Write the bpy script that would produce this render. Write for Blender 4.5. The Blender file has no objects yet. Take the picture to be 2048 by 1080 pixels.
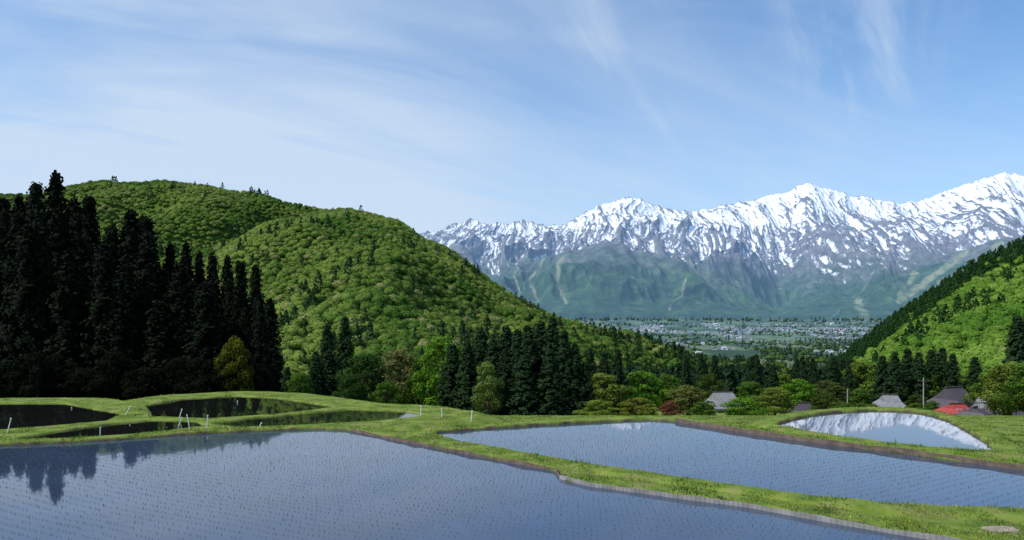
import bpy, bmesh, math, random
import numpy as np
from mathutils import Vector
R=np.random.default_rng(7); random.seed(7)
S=bpy.context.scene; COL=S.collection
F=1555.0; HV=627.0; CH=4.0
def W(u,v,z=0.0):
    y=(CH-z)*F/(v-HV); return ((u-1024)/F*y,y)
def zat(v,y): return CH+(HV-v)*y/F
def xat(u,y): return (u-1024)/F*y
def sm(a,b,x):
    t=np.clip((np.asarray(x,float)-a)/(b-a),0,1); return t*t*(3-2*t)
# ---------- noise
def _h(ix,iy,seed):
    h=(ix.astype(np.int64)*374761393+iy.astype(np.int64)*668265263+seed*144665)&0xffffffff
    h=((h^(h>>13))*1274126177)&0xffffffff
    return (h^(h>>16))&0xffff
def perlin(x,y,seed=0):
    x=np.asarray(x,float);y=np.asarray(y,float)
    xi=np.floor(x);yi=np.floor(y);fx=x-xi;fy=y-yi
    def g(ox,oy):
        a=_h(xi+ox,yi+oy,seed)/65536.0*2*math.pi
        return np.cos(a)*(fx-ox)+np.sin(a)*(fy-oy)
    u=fx*fx*fx*(fx*(fx*6-15)+10);v=fy*fy*fy*(fy*(fy*6-15)+10)
    return ((g(0,0)*(1-u)+g(1,0)*u)*(1-v)+(g(0,1)*(1-u)+g(1,1)*u)*v)*1.5
def fbm(x,y,o=4,seed=0,gain=.5):
    s=0;a=1
    for i in range(o):
        s=s+a*perlin(x*2**i,y*2**i,seed+i*17);a*=gain
    return s
def ridged(x,y,o=5,seed=0,gain=.5):
    s=0;a=1;w=1;n=0
    for i in range(o):
        r=(1-np.abs(perlin(x*2**i,y*2**i,seed+i*31)))**2*w
        s=s+a*r;n+=a;w=np.clip(r*1.6,0,1);a*=gain
    return s/n
# ---------- mesh helpers
def mesh(name,V,Fc,mats,cols=None,smooth=False,attrs=None,midx=None):
    V=np.asarray(V,np.float32);Fc=np.asarray(Fc,np.int32);m=bpy.data.meshes.new(name)
    k=Fc.shape[1];n=len(Fc)
    m.vertices.add(len(V));m.vertices.foreach_set("co",V.ravel())
    m.loops.add(n*k);m.loops.foreach_set("vertex_index",Fc.ravel())
    m.polygons.add(n);m.polygons.foreach_set("loop_start",np.arange(0,n*k,k,dtype=np.int32))
    m.polygons.foreach_set("use_smooth",np.full(n,smooth))
    if not isinstance(mats,(list,tuple)): mats=[mats]
    for t in mats: m.materials.append(t)
    if midx is not None: m.polygons.foreach_set("material_index",np.asarray(midx,np.int32))
    if cols is not None:
        a=m.attributes.new("Col","FLOAT_COLOR","POINT")
        c=np.ones((len(V),4),np.float32);c[:,:3]=cols;a.data.foreach_set("color",c.ravel())
    for kk,vv in (attrs or {}).items():
        a=m.attributes.new(kk,"FLOAT","POINT");a.data.foreach_set("value",np.asarray(vv,np.float32).ravel())
    m.update(calc_edges=True);m.validate();return m
def pmesh(name,V,Fc,mats,midx=None):
    m=bpy.data.meshes.new(name);m.from_pydata([tuple(v) for v in V],[],[tuple(f) for f in Fc])
    if not isinstance(mats,(list,tuple)): mats=[mats]
    for t in mats:m.materials.append(t)
    if midx is not None:m.polygons.foreach_set("material_index",midx)
    m.update();return m
def obj(name,m,loc=(0,0,0),parent=None,kind=None,label=None,cat=None,group=None):
    o=bpy.data.objects.new(name,m);o.location=loc;COL.objects.link(o)
    if parent:o.parent=parent
    if kind:o["kind"]=kind
    if label:o["label"]=label
    if cat:o["category"]=cat
    if group:o["group"]=group
    return o
def grid_faces(nr,nc):
    i=np.arange(nr-1)[:,None]*nc+np.arange(nc-1)[None,:]
    return np.stack([i,i+1,i+nc+1,i+nc],-1).reshape(-1,4)
# ---------- materials
def mat(name):
    m=bpy.data.materials.new(name);m.use_nodes=True;nt=m.node_tree;b=nt.nodes["Principled BSDF"];return m,nt,b
def N(nt,t,**k):
    n=nt.nodes.new(t)
    for a,b in k.items():
        if a in n.inputs: n.inputs[a].default_value=b
        else: setattr(n,a,b)
    return n
def noise(nt,scale,detail=4,co="Position",mapping=None,rough=.5,dist=0):
    g=N(nt,"ShaderNodeNewGeometry");src=g.outputs["Position"]
    if co=="Object": src=N(nt,"ShaderNodeTexCoord").outputs["Object"]
    if mapping:
        mp=N(nt,"ShaderNodeMapping");mp.inputs["Scale"].default_value=mapping;nt.links.new(src,mp.inputs[0]);src=mp.outputs[0]
    n=N(nt,"ShaderNodeTexNoise");n.inputs["Scale"].default_value=scale;n.inputs["Detail"].default_value=detail;n.inputs["Roughness"].default_value=rough;n.inputs["Distortion"].default_value=dist
    nt.links.new(src,n.inputs["Vector"]);return n.outputs["Fac"]
def ramp(nt,fac,stops):
    r=N(nt,"ShaderNodeValToRGB");e=r.color_ramp.elements
    while len(e)<len(stops):e.new(0.5)
    for i,(p,c) in enumerate(stops):e[i].position=p;e[i].color=(*c,1)
    nt.links.new(fac,r.inputs[0]);return r.outputs[0]
def mix(nt,f,a,b,mode="MIX"):
    m=N(nt,"ShaderNodeMix");m.data_type="RGBA";m.blend_type=mode
    for s,i in((f,0),(a,6),(b,7)):
        if hasattr(s,"links"): nt.links.new(s,m.inputs[i])
        elif i==0:m.inputs[0].default_value=s
        else:m.inputs[i].default_value=(*s,1)
    return m.outputs[2]
def mth(nt,op,a,b=0,clamp=False):
    m=N(nt,"ShaderNodeMath");m.operation=op;m.use_clamp=clamp
    for i,s in enumerate((a,b)):
        if hasattr(s,"links"):nt.links.new(s,m.inputs[i])
        else:m.inputs[i].default_value=s
    return m.outputs[0]
def plain(name,c,rough=.8,var=.25,scale=8,metal=0):
    m,nt,b=mat(name);f=noise(nt,scale,5,"Object")
    col=ramp(nt,f,[(0.3,tuple(x*(1-var) for x in c)),(0.7,tuple(min(1,x*(1+var)) for x in c))])
    nt.links.new(col,b.inputs["Base Color"]);b.inputs["Roughness"].default_value=rough;b.inputs["Metallic"].default_value=metal;return m
def foliage(name,trans=.3,objcol=True):
    m,nt,b=mat(name);a=N(nt,"ShaderNodeAttribute");a.attribute_name="Col";c=a.outputs["Color"]
    if objcol:
        oi=N(nt,"ShaderNodeObjectInfo");c=mix(nt,1.0,c,oi.outputs["Color"],"MULTIPLY")
    nt.links.new(c,b.inputs["Base Color"]);b.inputs["Roughness"].default_value=.85
    b.inputs["Specular IOR Level"].default_value=.05
    t=N(nt,"ShaderNodeBsdfTranslucent");nt.links.new(c,t.inputs[0])
    ms=N(nt,"ShaderNodeMixShader");ms.inputs[0].default_value=trans
    nt.links.new(b.outputs[0],ms.inputs[1]);nt.links.new(t.outputs[0],ms.inputs[2])
    nt.links.new(ms.outputs[0],nt.nodes["Material Output"].inputs[0]);return m
M_leaf=foliage("leaf_foliage",.38);M_needle=foliage("needle_foliage",.08);M_grass=foliage("grass_blades",.35)
M_bark=plain("bark",(.07,.05,.035),.9,.4,3)
# ---------- world / sun
ROT=math.radians(-110);EL=math.radians(50)
w=bpy.data.worlds.new("World");S.world=w;w.use_nodes=True;nt=w.node_tree;bg=nt.nodes["Background"]
sk=N(nt,"ShaderNodeTexSky");sk.sky_type='NISHITA';sk.sun_disc=False;sk.sun_elevation=EL;sk.sun_rotation=ROT;sk.altitude=800;sk.dust_density=.6;sk.ozone_density=1.6
tc=N(nt,"ShaderNodeTexCoord");D=tc.outputs["Generated"]
sp=N(nt,"ShaderNodeSeparateXYZ");nt.links.new(D,sp.inputs[0])
zz=mth(nt,"ADD",mth(nt,"MAXIMUM",sp.outputs[2],0.0),.25)
px=mth(nt,"DIVIDE",sp.outputs[0],zz);py=mth(nt,"DIVIDE",sp.outputs[1],zz)
cb=N(nt,"ShaderNodeCombineXYZ");nt.links.new(px,cb.inputs[0]);nt.links.new(py,cb.inputs[1])
def cl(rot,sc,scale,det,dist,off=(0,0,0)):
    mp=N(nt,"ShaderNodeMapping");mp.vector_type='TEXTURE';mp.inputs["Rotation"].default_value=(0,0,rot);mp.inputs["Scale"].default_value=(1/sc[0],1/sc[1],1);mp.inputs["Location"].default_value=off
    nt.links.new(cb.outputs[0],mp.inputs[0]);n=N(nt,"ShaderNodeTexNoise");n.inputs["Scale"].default_value=scale;n.inputs["Detail"].default_value=det;n.inputs["Distortion"].default_value=dist;n.inputs["Roughness"].default_value=.55
    nt.links.new(mp.outputs[0],n.inputs["Vector"]);return n.outputs["Fac"]
def mr_(src,a,b_,c=0,d=1):
    n=N(nt,"ShaderNodeMapRange");n.interpolation_type="SMOOTHSTEP"
    for i,q in enumerate((a,b_,c,d)):n.inputs[i+1].default_value=q
    nt.links.new(src,n.inputs[0]);return n.outputs[0]
c1=cl(math.radians(28),(.5,1.3,1),1.6,8,.8,(2,.4,0));c2=cl(math.radians(20),(.7,2.0,1),2.0,9,1.0,(3,1,0));c3=cl(math.radians(60),(.6,3,1),2.2,8,.6,(1,5,0))
def lobe(u,v,a,b):
    d=Vector(((u-1024)/F,1,(HV-v)/F)).normalized()
    vm=N(nt,"ShaderNodeVectorMath");vm.operation="DOT_PRODUCT";nt.links.new(D,vm.inputs[0]);vm.inputs[1].default_value=d
    return mr_(vm.outputs["Value"],math.cos(math.radians(b)),math.cos(math.radians(a)))
L1=lobe(330,260,0,27);L2=lobe(900,330,0,34)
n1=mr_(c1,.25,.78);n2=mr_(c2,.40,.74);n3=mr_(c3,.42,.75)
m1=mth(nt,"ADD",mth(nt,"MULTIPLY",L1,mth(nt,"ADD",mth(nt,"MULTIPLY",n1,.50),.12)),mth(nt,"MULTIPLY",L2,mth(nt,"ADD",mth(nt,"MULTIPLY",n1,.22),.06)))
low=mr_(sp.outputs[2],.36,-.02,0,.56)
R1=lobe(1730,50,.5,7);R2=lobe(1060,70,.5,7);R3=lobe(1250,180,.5,9)
wisp=mth(nt,"MULTIPLY",mth(nt,"ADD",mth(nt,"ADD",mth(nt,"MULTIPLY",R1,1.1),mth(nt,"MULTIPLY",R2,.7)),mth(nt,"MULTIPLY",R3,.3)),n3)
mm=mth(nt,"ADD",mth(nt,"ADD",mth(nt,"ADD",m1,mth(nt,"MULTIPLY",wisp,.5)),mth(nt,"MULTIPLY",n2,.13)),mth(nt,"ADD",low,.10),True)
mm=mth(nt,"MINIMUM",mm,.88)
sky=mix(nt,1.0,sk.outputs[0],(.62,1.01,1.28),"MULTIPLY")
cc=mix(nt,mm,sky,(4.75,5.65,6.8))
nt.links.new(cc,bg.inputs[0]);bg.inputs[1].default_value=.134
sl=bpy.data.lights.new("sun","SUN");sl.energy=5.0;sl.angle=math.radians(.53);sl.color=(1,.95,.85)
so=bpy.data.objects.new("sun",sl);COL.objects.link(so)
SD=Vector((math.sin(ROT)*math.cos(EL),math.cos(ROT)*math.cos(EL),math.sin(EL)));so.rotation_euler=SD.to_track_quat('Z','Y').to_euler()
S.view_settings.view_transform='Standard';S.view_settings.look='None';S.view_settings.exposure=0
cd=bpy.data.cameras.new("camera");cam=bpy.data.objects.new("camera",cd);COL.objects.link(cam);S.camera=cam
cam.location=(0,0,CH);cam.rotation_euler=(math.radians(90),0,0);cd.sensor_width=36;cd.lens=36*F/2048;cd.shift_y=(HV-540)/2048;cd.clip_end=60000;cd.clip_start=.1
# ---------- ponds
def P(l,z=0): return [W(u,v,z) for u,v in l]
ZL=-0.10
near=P([(-160,905),(0,893),(120,888),(240,881),(400,869),(560,862),(650,859),(700,863),(780,880),(880,900),(1000,923),(1110,945),(1122,962),(1180,975),(1300,990),(1500,1018),(1660,1047),(1780,1068),(1900,1088)])+[(9.6,10.5),(9.6,8.6),(-24,8.6),(-26,15)]
right=P([(862,868),(950,890),(1080,913),(1200,933),(1400,963),(1650,998),(1800,1012),(1930,1018),(2048,1021),(2400,1032),(2500,992),(2250,968),(2048,942),(1930,926),(1800,908),(1600,883),(1500,868),(1400,852),(1340,843),(1290,841),(1150,848),(1000,857)])
far=P([(1552,852),(1600,838),(1640,830),(1690,825),(1750,822),(1830,825),(1880,838),(1935,866),(1990,904),(1880,900),(1760,886),(1640,869)])
lA=P([(-200,812),(0,808),(120,808),(238,829),(205,843),(100,853),(0,860),(-200,864)],ZL)
lB=P([(296,812),(370,799),(470,793),(545,797),(668,815),(560,828),(420,838),(312,834)],ZL)
lC=P([(428,849),(500,838),(700,820),(800,824),(850,832),(760,842),(580,852),(480,855)],ZL)
lD=P([(40,877),(180,855),(300,842),(385,844),(404,853),(300,866),(180,877),(70,884)],ZL)
UP=[near,right,far];LO=[lA,lB,lC,lD]
def smoothpoly(p,it=1,k=.15):
    p=np.array(p)
    for _ in range(it):
        q=np.roll(p,-1,0);p=np.stack([p*(1-k)+q*k,p*k+q*(1-k)],1).reshape(-1,2)
    return p
def dens(p,step=.25):
    out=[];n=len(p)
    for i in range(n):
        a=p[i];b=p[(i+1)%n];k=max(1,int(np.linalg.norm(b-a)/step))
        for j in range(k):out.append(a+(b-a)*j/k)
    return np.array(out)
UP=[smoothpoly(p) for p in UP];LO=[smoothpoly(p,1,.02) for p in LO]
def sdf(p,X,Y):
    d=np.full(X.shape,1e9);ins=np.zeros(X.shape,bool);n=len(p)
    for i in range(n):
        ax,ay=p[i];bx,by=p[(i+1)%n];ex=bx-ax;ey=by-ay
        wx=X-ax;wy=Y-ay;t=np.clip((wx*ex+wy*ey)/(ex*ex+ey*ey+1e-12),0,1)
        d=np.minimum(d,(wx-ex*t)**2+(wy-ey*t)**2)
        c=((ay<=Y)&(Y<by))|((by<=Y)&(Y<ay))
        with np.errstate(divide='ignore',invalid='ignore'): ins^=c&(X<ax+(Y-ay)/(ey if ey!=0 else 1e-9)*ex)
    d=np.sqrt(d);return np.where(ins,-d,d)
PY=[-20,5,9,22,27,30,36,48,62,100,150,250,400,700,1200,2000,3500,5000,6500,7500,12000,30000]
PZ=[2.4,2.4,.02,.02,-.12,-.35,-.95,-2.3,-4.6,-9.5,-16,-26,-42,-72,-95,-112,-125,-97,-62,-42,-30,-30]
def ground(X,Y,full=False):
    X=np.asarray(X,float);Y=np.asarray(Y,float);sh=X.shape;X=X.ravel();Y=Y.ravel()
    z=np.interp(Y,PY,PZ)
    u=1024+F*X/np.maximum(Y,1)
    z=z+sm(700,200,u)*sm(45,100,Y)*(1-sm(160,300,Y))*2.0
    z=z+fbm(X/60,Y/60,3,3)*sm(60,200,Y)*2.5*(1-sm(3000,6000,Y))
    dU=np.full(X.shape,99.);dL=dU.copy()
    k=(Y<75)&(np.abs(X)<60)
    if k.any():
        xs=X[k];ys=Y[k]
        dj=fbm(xs*1.1,ys*1.1,4,9)*.04
        du=np.min([sdf(p,xs,ys) for p in UP],0)+dj;dl=np.min([sdf(p,xs,ys) for p in LO],0)+dj
        b=fbm(xs*.9,ys*.9,4,5)*.02
        zu=.09+b-.45*np.clip(du-.75,0,99)
        zl=ZL+.05+b*.4-.3*np.clip(dl-2.2,0,99)
        zk=np.maximum(np.maximum(z[k]+b,zu),zl)
        zk=np.where((dl<.8)&(du>.7),np.minimum(zk,ZL+.07+b*.5),zk)
        zk=np.where(du<.14,np.minimum(zk,-.3+(np.clip(du+.08,0,.22)/.22)**.7*(.39+b)),zk)
        zk=np.where((dl<.14)&(du>.3),np.minimum(zk,ZL-.3+(np.clip(dl+.08,0,.22)/.22)**.7*(.35+b*.4)),zk)
        z[k]=zk;dU[k]=du;dL[k]=dl
    z=z.reshape(sh)
    return (z,dU.reshape(sh),dL.reshape(sh)) if full else z
# ground sheet
rows=np.concatenate([np.arange(-10,12,.5),np.arange(12,52,.065),52*np.exp(np.linspace(0,math.log(30000/52),260))])
cols=np.linspace(-1,1,900)
T,Yg=np.meshgrid(cols,rows);Xg=T*(Yg+14)
Zg,dU,dL=ground(Xg,Yg,True)
soil=np.clip(1-sm(.06,.17,np.minimum(dU,dL+.05)+fbm(Xg*1.5,Yg*1.5,3,4)*.08),0,1)
m,nt,b=mat("ground_grass_soil")
f=noise(nt,1.6,6);g1=ramp(nt,f,[(0.3,(.065,.11,.018)),(.5,(.13,.185,.03)),(.72,(.20,.23,.055))])
f2=noise(nt,.8,7,rough=.6);g1=mix(nt,ramp(nt,f2,[(.55,(0,0,0)),(.68,(.6,.6,.6))]),g1,(.15,.125,.07))
so_=ramp(nt,noise(nt,5,5),[(.3,(.03,.022,.016)),(.7,(.085,.065,.045))])
a=N(nt,"ShaderNodeAttribute");a.attribute_name="soil"
near_c=mix(nt,a.outputs["Fac"],g1,so_)
vf=noise(nt,.006,5,mapping=(1,.45,1));vc=ramp(nt,vf,[(.38,(.022,.045,.022)),(.48,(.03,.06,.028)),(.54,(.08,.13,.055)),(.6,(.11,.13,.085)),(.66,(.04,.07,.03))])
a2=N(nt,"ShaderNodeAttribute");a2.attribute_name="dist"
col=mix(nt,a2.outputs["Fac"],near_c,vc);nt.links.new(col,b.inputs["Base Color"]);b.inputs["Roughness"].default_value=.95
b.inputs["Specular IOR Level"].default_value=.1
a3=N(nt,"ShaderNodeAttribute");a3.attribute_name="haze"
b.inputs["Emission Color"].default_value=(.14,.26,.42,1);nt.links.new(mth(nt,"MULTIPLY",a3.outputs["Fac"],.38),b.inputs["Emission Strength"])  # bluish emission growing with distance stands in for air haze
bm_=N(nt,"ShaderNodeBump");bm_.inputs["Distance"].default_value=.05;bm_.inputs["Strength"].default_value=.6;nt.links.new(noise(nt,9,6),bm_.inputs["Height"]);nt.links.new(bm_.outputs[0],b.inputs["Normal"])
gm=mesh("ground",np.stack([Xg,Yg,Zg],-1).reshape(-1,3),grid_faces(*Xg.shape),m,smooth=True,attrs={"soil":soil,"dist":sm(200,900,Yg),"haze":sm(500,6500,Yg)})
obj("ground",gm,kind="structure",label="grassy earth banks between flooded rice terraces and valley floor")
# ---------- water
def water(name,c,rough,bump):
    m,nt,b=mat(name);b.inputs["Base Color"].default_value=(*c,1);b.inputs["Roughness"].default_value=rough;b.inputs["IOR"].default_value=1.40
    f=noise(nt,.5,5);nt.links.new(ramp(nt,f,[(.35,tuple(x*.85 for x in c)),(.65,tuple(x*1.12 for x in c))]),b.inputs["Base Color"])
    bb=N(nt,"ShaderNodeBump");bb.inputs["Strength"].default_value=bump;bb.inputs["Distance"].default_value=.02
    nt.links.new(noise(nt,2.2,3,mapping=(1,.5,1)),bb.inputs["Height"]);nt.links.new(bb.outputs[0],b.inputs["Normal"]);return m
M_w=water("paddy_water",(.032,.050,.095),.03,.04);M_wf=water("murky_paddy_water",(.045,.05,.065),.02,.03);M_wl=water("shade_tinted_water",(.008,.009,.008),.02,.02)  # M_wl: darker copy of the water, tree shade put into its base colour
def pond(p,z,mt,lab):
    q=dens(np.array(p),2.0)
    me=bpy.data.meshes.new("water");bm=bmesh.new();vs=[bm.verts.new((x,y,z)) for x,y in q];fc=bm.faces.new(vs)
    bmesh.ops.triangulate(bm,faces=[fc])
    for ff in bm.faces:
        if ff.normal.z<0: ff.normal_flip()
    bm.to_mesh(me);bm.free();me.materials.append(mt);return obj("water",me,kind="structure",label=lab)
def expand(p,e):
    p=np.array(p);a=np.roll(p,1,0);b_=np.roll(p,-1,0);t=b_-a;n=np.stack([t[:,1],-t[:,0]],1);n/=np.linalg.norm(n,axis=1)[:,None]+1e-9
    area=np.sum(p[:,0]*np.roll(p[:,1],-1)-np.roll(p[:,0],-1)*p[:,1])
    if area<0:n=-n
    return p+n*e
for i,p in enumerate(UP):pond(expand(p,.10),0,M_wf if i==2 else M_w,"still flooded rice paddy reflecting the sky")
for p in LO:pond(expand(p,.08),ZL,M_wl,"dark still rice paddy with tree shade painted into its water")
# ---------- grass
n=660000
yy=12+40*R.random(n)**1.5;uu=R.uniform(-120,2200,n);xx=xat(uu,yy)
z,du,dl=ground(xx,yy,True);dd=np.minimum(du,dl)
keep=(dd>.07)&(z>-3)&(R.random(n)<np.clip(.34+fbm(xx*.9,yy*.9,5,21,.6)*1.8+.15,0.05,1)*np.where(dd<.2,.6,1))
keep&=(yy>14)|(uu>1500)
xx=xx[keep];yy=yy[keep];z=z[keep];n=len(xx)
hh=R.uniform(.02,.05,n)*(1+np.clip(fbm(xx*.9,yy*.9,3,33),0,1)*1.6)*np.where(R.random(n)<.03,2.4,1)*np.where(yy>27,.55,1);wd=R.uniform(.007,.016,n)*(yy/18)
an=R.uniform(0,6.28,n);le=R.uniform(0,.06,n);la=R.uniform(0,6.28,n)
dx=np.cos(an)*wd;dy=np.sin(an)*wd
A=np.stack([xx-dx,yy-dy,z-.01],-1);B=np.stack([xx+dx,yy+dy,z-.01],-1);C=np.stack([xx+np.cos(la)*le,yy+np.sin(la)*le,z+hh],-1)
V=np.stack([A,B,C],1).reshape(-1,3)
t=np.clip(.5+fbm(xx*.8,yy*.8,5,44,.6)*1.2+R.normal(0,.2,n),0,1)[:,None]
cc_=np.array([.075,.145,.02])*(1-t)+np.array([.26,.34,.06])*t
dry=(R.random(n)<.07+.35*np.clip(fbm(xx*.5,yy*.5,3,49),0,1))[:,None];cc_=np.where(dry,np.array([.33,.30,.16]),cc_)
fl=(R.random(n)<.003)[:,None];cc_=np.where(fl,np.array([.7,.6,.05]),cc_)
g=obj("grass",mesh("grass",V,np.arange(3*n).reshape(-1,3),M_grass,cols=np.repeat(cc_,3,0)),kind="stuff",label="short spring grass and weeds on the paddy banks")
# ---------- rice seedlings
def seedling(seed):
    r=np.random.default_rng(seed);V=[];Fs=[]
    for i in range(4):
        a=r.uniform(0,6.28);h=r.uniform(.016,.036);l=r.uniform(.01,.024);wv=.0024;ca,sa=math.cos(a),math.sin(a);k=len(V)
        ox,oy=r.normal(0,.005,2)
        V+=[(ox-sa*wv,oy+ca*wv,-.03),(ox+sa*wv,oy-ca*wv,-.03),(ox+ca*l*.5+sa*wv,oy+sa*l*.5-ca*wv,h*.6),(ox+ca*l*.5-sa*wv,oy+sa*l*.5+ca*wv,h*.6),(ox+ca*l*1.4,oy+sa*l*1.4,h),(ox+ca*l*1.4+.001,oy+sa*l*1.4,h)]
        Fs+=[(k,k+1,k+2,k+3),(k+3,k+2,k+5,k+4)]
    return np.array(V),np.array(Fs)
SV=[seedling(i) for i in range(5)]
gc=np.array([.16,.22,.10])
pts=[]
for pi,(p,ang,sx,sy) in enumerate([(UP[0],1.05,.26,.12),(UP[1],-.95,.28,.12)]):
    X,Y=np.meshgrid(np.arange(-60,60,sx),np.arange(-60,60,sy));X=X.ravel();Y=Y.ravel()
    X=X+.12*np.sin(Y*.35)+.03*np.sin(Y*1.3+X)
    ca,sa=math.cos(ang),math.sin(ang);x=ca*X-sa*Y;y=sa*X+ca*Y
    x=x+R.normal(0,.012,len(x));y=y+R.normal(0,.012,len(x))
    k=(y>11)&(y<32)&(np.abs(x)<y*.75);x=x[k];y=y[k];k=(sdf(p,x,y)<-.3)&(R.random(len(x))>.08);pts.append(np.stack([x[k],y[k]],1))
pts=np.concatenate(pts);pts=pts[(pts[:,1]>13.7)&(np.abs(pts[:,0])<pts[:,1]*.7)];pts=pts[np.argsort(pts[:,1])]
SM=[mesh("rice_seedling",v,f_,M_grass,cols=np.tile(gc,(len(v),1))) for v,f_ in SV]
for i in range(300):
    o=obj("rice_seedling",SM[i%5],(pts[i,0],pts[i,1],0),label="young green rice seedling standing in paddy water",cat="plant",group="rice seedlings planted in rows");o.rotation_euler[2]=random.uniform(0,6)
rest=pts[300:]
def scatter(tmpl,pos,sc,rot,col=None,tint=None,sxy=None):
    Vs=[];Fs=[];Cs=[];off=0;n=len(pos);which=R.integers(0,len(tmpl),n) if tint is None else tint
    for k,t_ in enumerate(tmpl):
        I=np.where(which==k)[0]
        if len(I)==0: continue
        v,f_=t_[0],t_[1];c,s=np.cos(rot[I]),np.sin(rot[I]);s1=sc[I][:,None];s2=(sc if sxy is None else sxy)[I][:,None]
        x=(v[None,:,0]*c[:,None]-v[None,:,1]*s[:,None])*s2+pos[I,0:1];y=(v[None,:,0]*s[:,None]+v[None,:,1]*c[:,None])*s2+pos[I,1:2];zz_=v[None,:,2]*s1+pos[I,2:3]
        Vs.append(np.stack([x,y,zz_],-1).reshape(-1,3).astype(np.float32));m_=len(v)
        Fs.append((f_[None]+(np.arange(len(I))*m_)[:,None,None]+off).reshape(-1,f_.shape[1]).astype(np.int32));off+=m_*len(I)
        if col is not None:
            tc_=t_[2] if len(t_)>2 else np.ones((m_,1));Cs.append((col[I][:,None,:]*tc_[None]).reshape(-1,3).astype(np.float32))
    return np.concatenate(Vs),np.concatenate(Fs),(np.concatenate(Cs) if Cs else None)
n=len(rest);v,f_,c_=scatter(SV,np.c_[rest,np.zeros(n)],R.uniform(.7,1.3,n),R.uniform(0,6.3,n),col=gc[None]*R.uniform(.7,1.2,n)[:,None])
obj("rice_seedlings",mesh("rice_seedlings",v,f_,M_grass,cols=c_),kind="stuff",label="rows of young rice seedlings in flooded paddies")
# ---------- foliage templates
def leafquads(C_,Nn,size,r,jit=.8):
    n=len(C_);d=Nn+r.normal(0,jit,(n,3));d/=np.linalg.norm(d,axis=1)[:,None]+1e-9
    a=np.cross(d,r.normal(0,1,(n,3)));a/=np.linalg.norm(a,axis=1)[:,None]+1e-9;b_=np.cross(d,a)
    s=(size*r.uniform(.6,1.3,n))[:,None];s2=s*r.uniform(.5,1,n)[:,None]
    V=np.stack([C_-a*s,C_-b_*s2,C_+a*s,C_+b_*s2*1.0],1).reshape(-1,3);return V,np.arange(4*n).reshape(-1,4)
def tri(Fq): return np.concatenate([Fq[:,[0,1,2]],Fq[:,[0,2,3]]])
bm=bmesh.new();bmesh.ops.create_icosphere(bm,subdivisions=2,radius=1);bm.verts.ensure_lookup_table()
ICV=np.array([v.co[:] for v in bm.verts]);ICF=np.array([[v.index for v in f.verts] for f in bm.faces]);bm.free()
kf=(ICV[ICF][:,:,2].mean(1)>-.35);ICF=ICF[kf];used=np.unique(ICF);remap=np.full(len(ICV),-1);remap[used]=np.arange(len(used));ICV=ICV[used];ICF=remap[ICF]
def dome(seed,nq,size,lob=9):
    r=np.random.default_rng(seed);L=r.normal(0,1,(lob,3));L[:,2]=np.abs(L[:,2])*.9;L/=np.linalg.norm(L,axis=1)[:,None];ht=r.uniform(.75,1.1,lob)
    def rad(d): return .74+.26*np.max(np.clip((d@L.T-.5)/.5,0,1)**.6*ht[None],1)
    rr=rad(ICV)*(1+r.normal(0,.06,len(ICV)));V1=ICV*rr[:,None]*np.array([1,1,.78])*.94;s1=np.clip(.72+.34*(rr-.74)/.26,.65,1.1)*r.uniform(.85,1.12,len(rr))  # crevices between lobes darkened: crown shading painted into vertex colour
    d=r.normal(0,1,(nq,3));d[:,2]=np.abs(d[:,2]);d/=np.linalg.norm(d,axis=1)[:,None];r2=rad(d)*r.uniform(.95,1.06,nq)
    V2,Fq=leafquads(d*r2[:,None]*np.array([1,1,.8]),d,size,r,.5);s2=np.clip(.74+.36*(r2-.74)/.26,.7,1.2)*r.uniform(.85,1.18,nq)  # same crevice shading painted on the leaf quads
    return np.concatenate([V1,V2]),np.concatenate([ICF,tri(Fq)+len(V1)]),np.concatenate([s1,np.repeat(s2,4)])[:,None]
def cone(seed,n,size,H=2.5):
    r=np.random.default_rng(seed);h=r.random(n)**1.3;a=r.uniform(0,6.28,n);rad=(1-h)**.6*(.8+.25*np.sin(h*40+a*2))*r.uniform(.7,1,n)
    C_=np.stack([np.cos(a)*rad,np.sin(a)*rad,h*H],1);Nn=np.stack([np.cos(a),np.sin(a),np.full(n,.5)],1)
    V,Fq=leafquads(C_,Nn,size,r,.4);return V,tri(Fq),np.repeat(r.uniform(.7,1.2,n),4)[:,None]
DT=[dome(i,54,.14) for i in range(6)]+[cone(90+i,90,.2) for i in range(3)]
ND=6
# ---------- hills
def crestfn(pts_):
    a=np.array(pts_,float);return lambda u:np.interp(u,a[:,0],a[:,1])
cA=crestfn([(-900,470),(-400,400),(0,384),(60,381),(130,373),(200,361),(250,358),(350,361),(420,369),(470,379),(540,388),(600,400),(700,425),(800,480),(1000,600),(1100,660)])
cB=crestfn([(-200,800),(100,720),(250,640),(340,570),(440,508),(500,475),(560,447),(640,421),(700,412),(760,430),(820,455),(870,478),(920,508),(980,554),(1040,595),(1100,620),(1160,636),(1220,652),(1260,668),(1310,690),(1360,712),(1420,745),(1500,790)])
cR=crestfn([(1560,800),(1640,745),(1690,712),(1740,678),(1800,635),(1860,595),(1900,566),(1960,528),(2000,511),(2048,488),(2200,410),(2500,330),(2900,330)])
def mkhill(crest,y0,yc,amp,seed,pw):
    def f(X,Y):
        u=1024+F*X/Y;Yc=yc(u) if callable(yc) else np.full_like(u,yc);zc=zat(crest(u),Yc)-4
        s=(Y-y0)/(Yc-y0);base=np.interp(np.full_like(Y,y0)+0*Y,PY,PZ)-4
        sc=np.clip(s,0,1);z=base+(zc-base)*sc**pw
        z=np.where(s>1,zc-(s-1)*(Yc-y0)*.35,z)
        z=z+amp*(fbm(X/80+fbm(X/80,Y/80,2,seed)*.4,Y/210,2,seed+5,.4)-.1)*.75*np.clip(s*(1.08-s)*4,0,1)
        return np.where(s<0,base-3,z)
    return f
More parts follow.
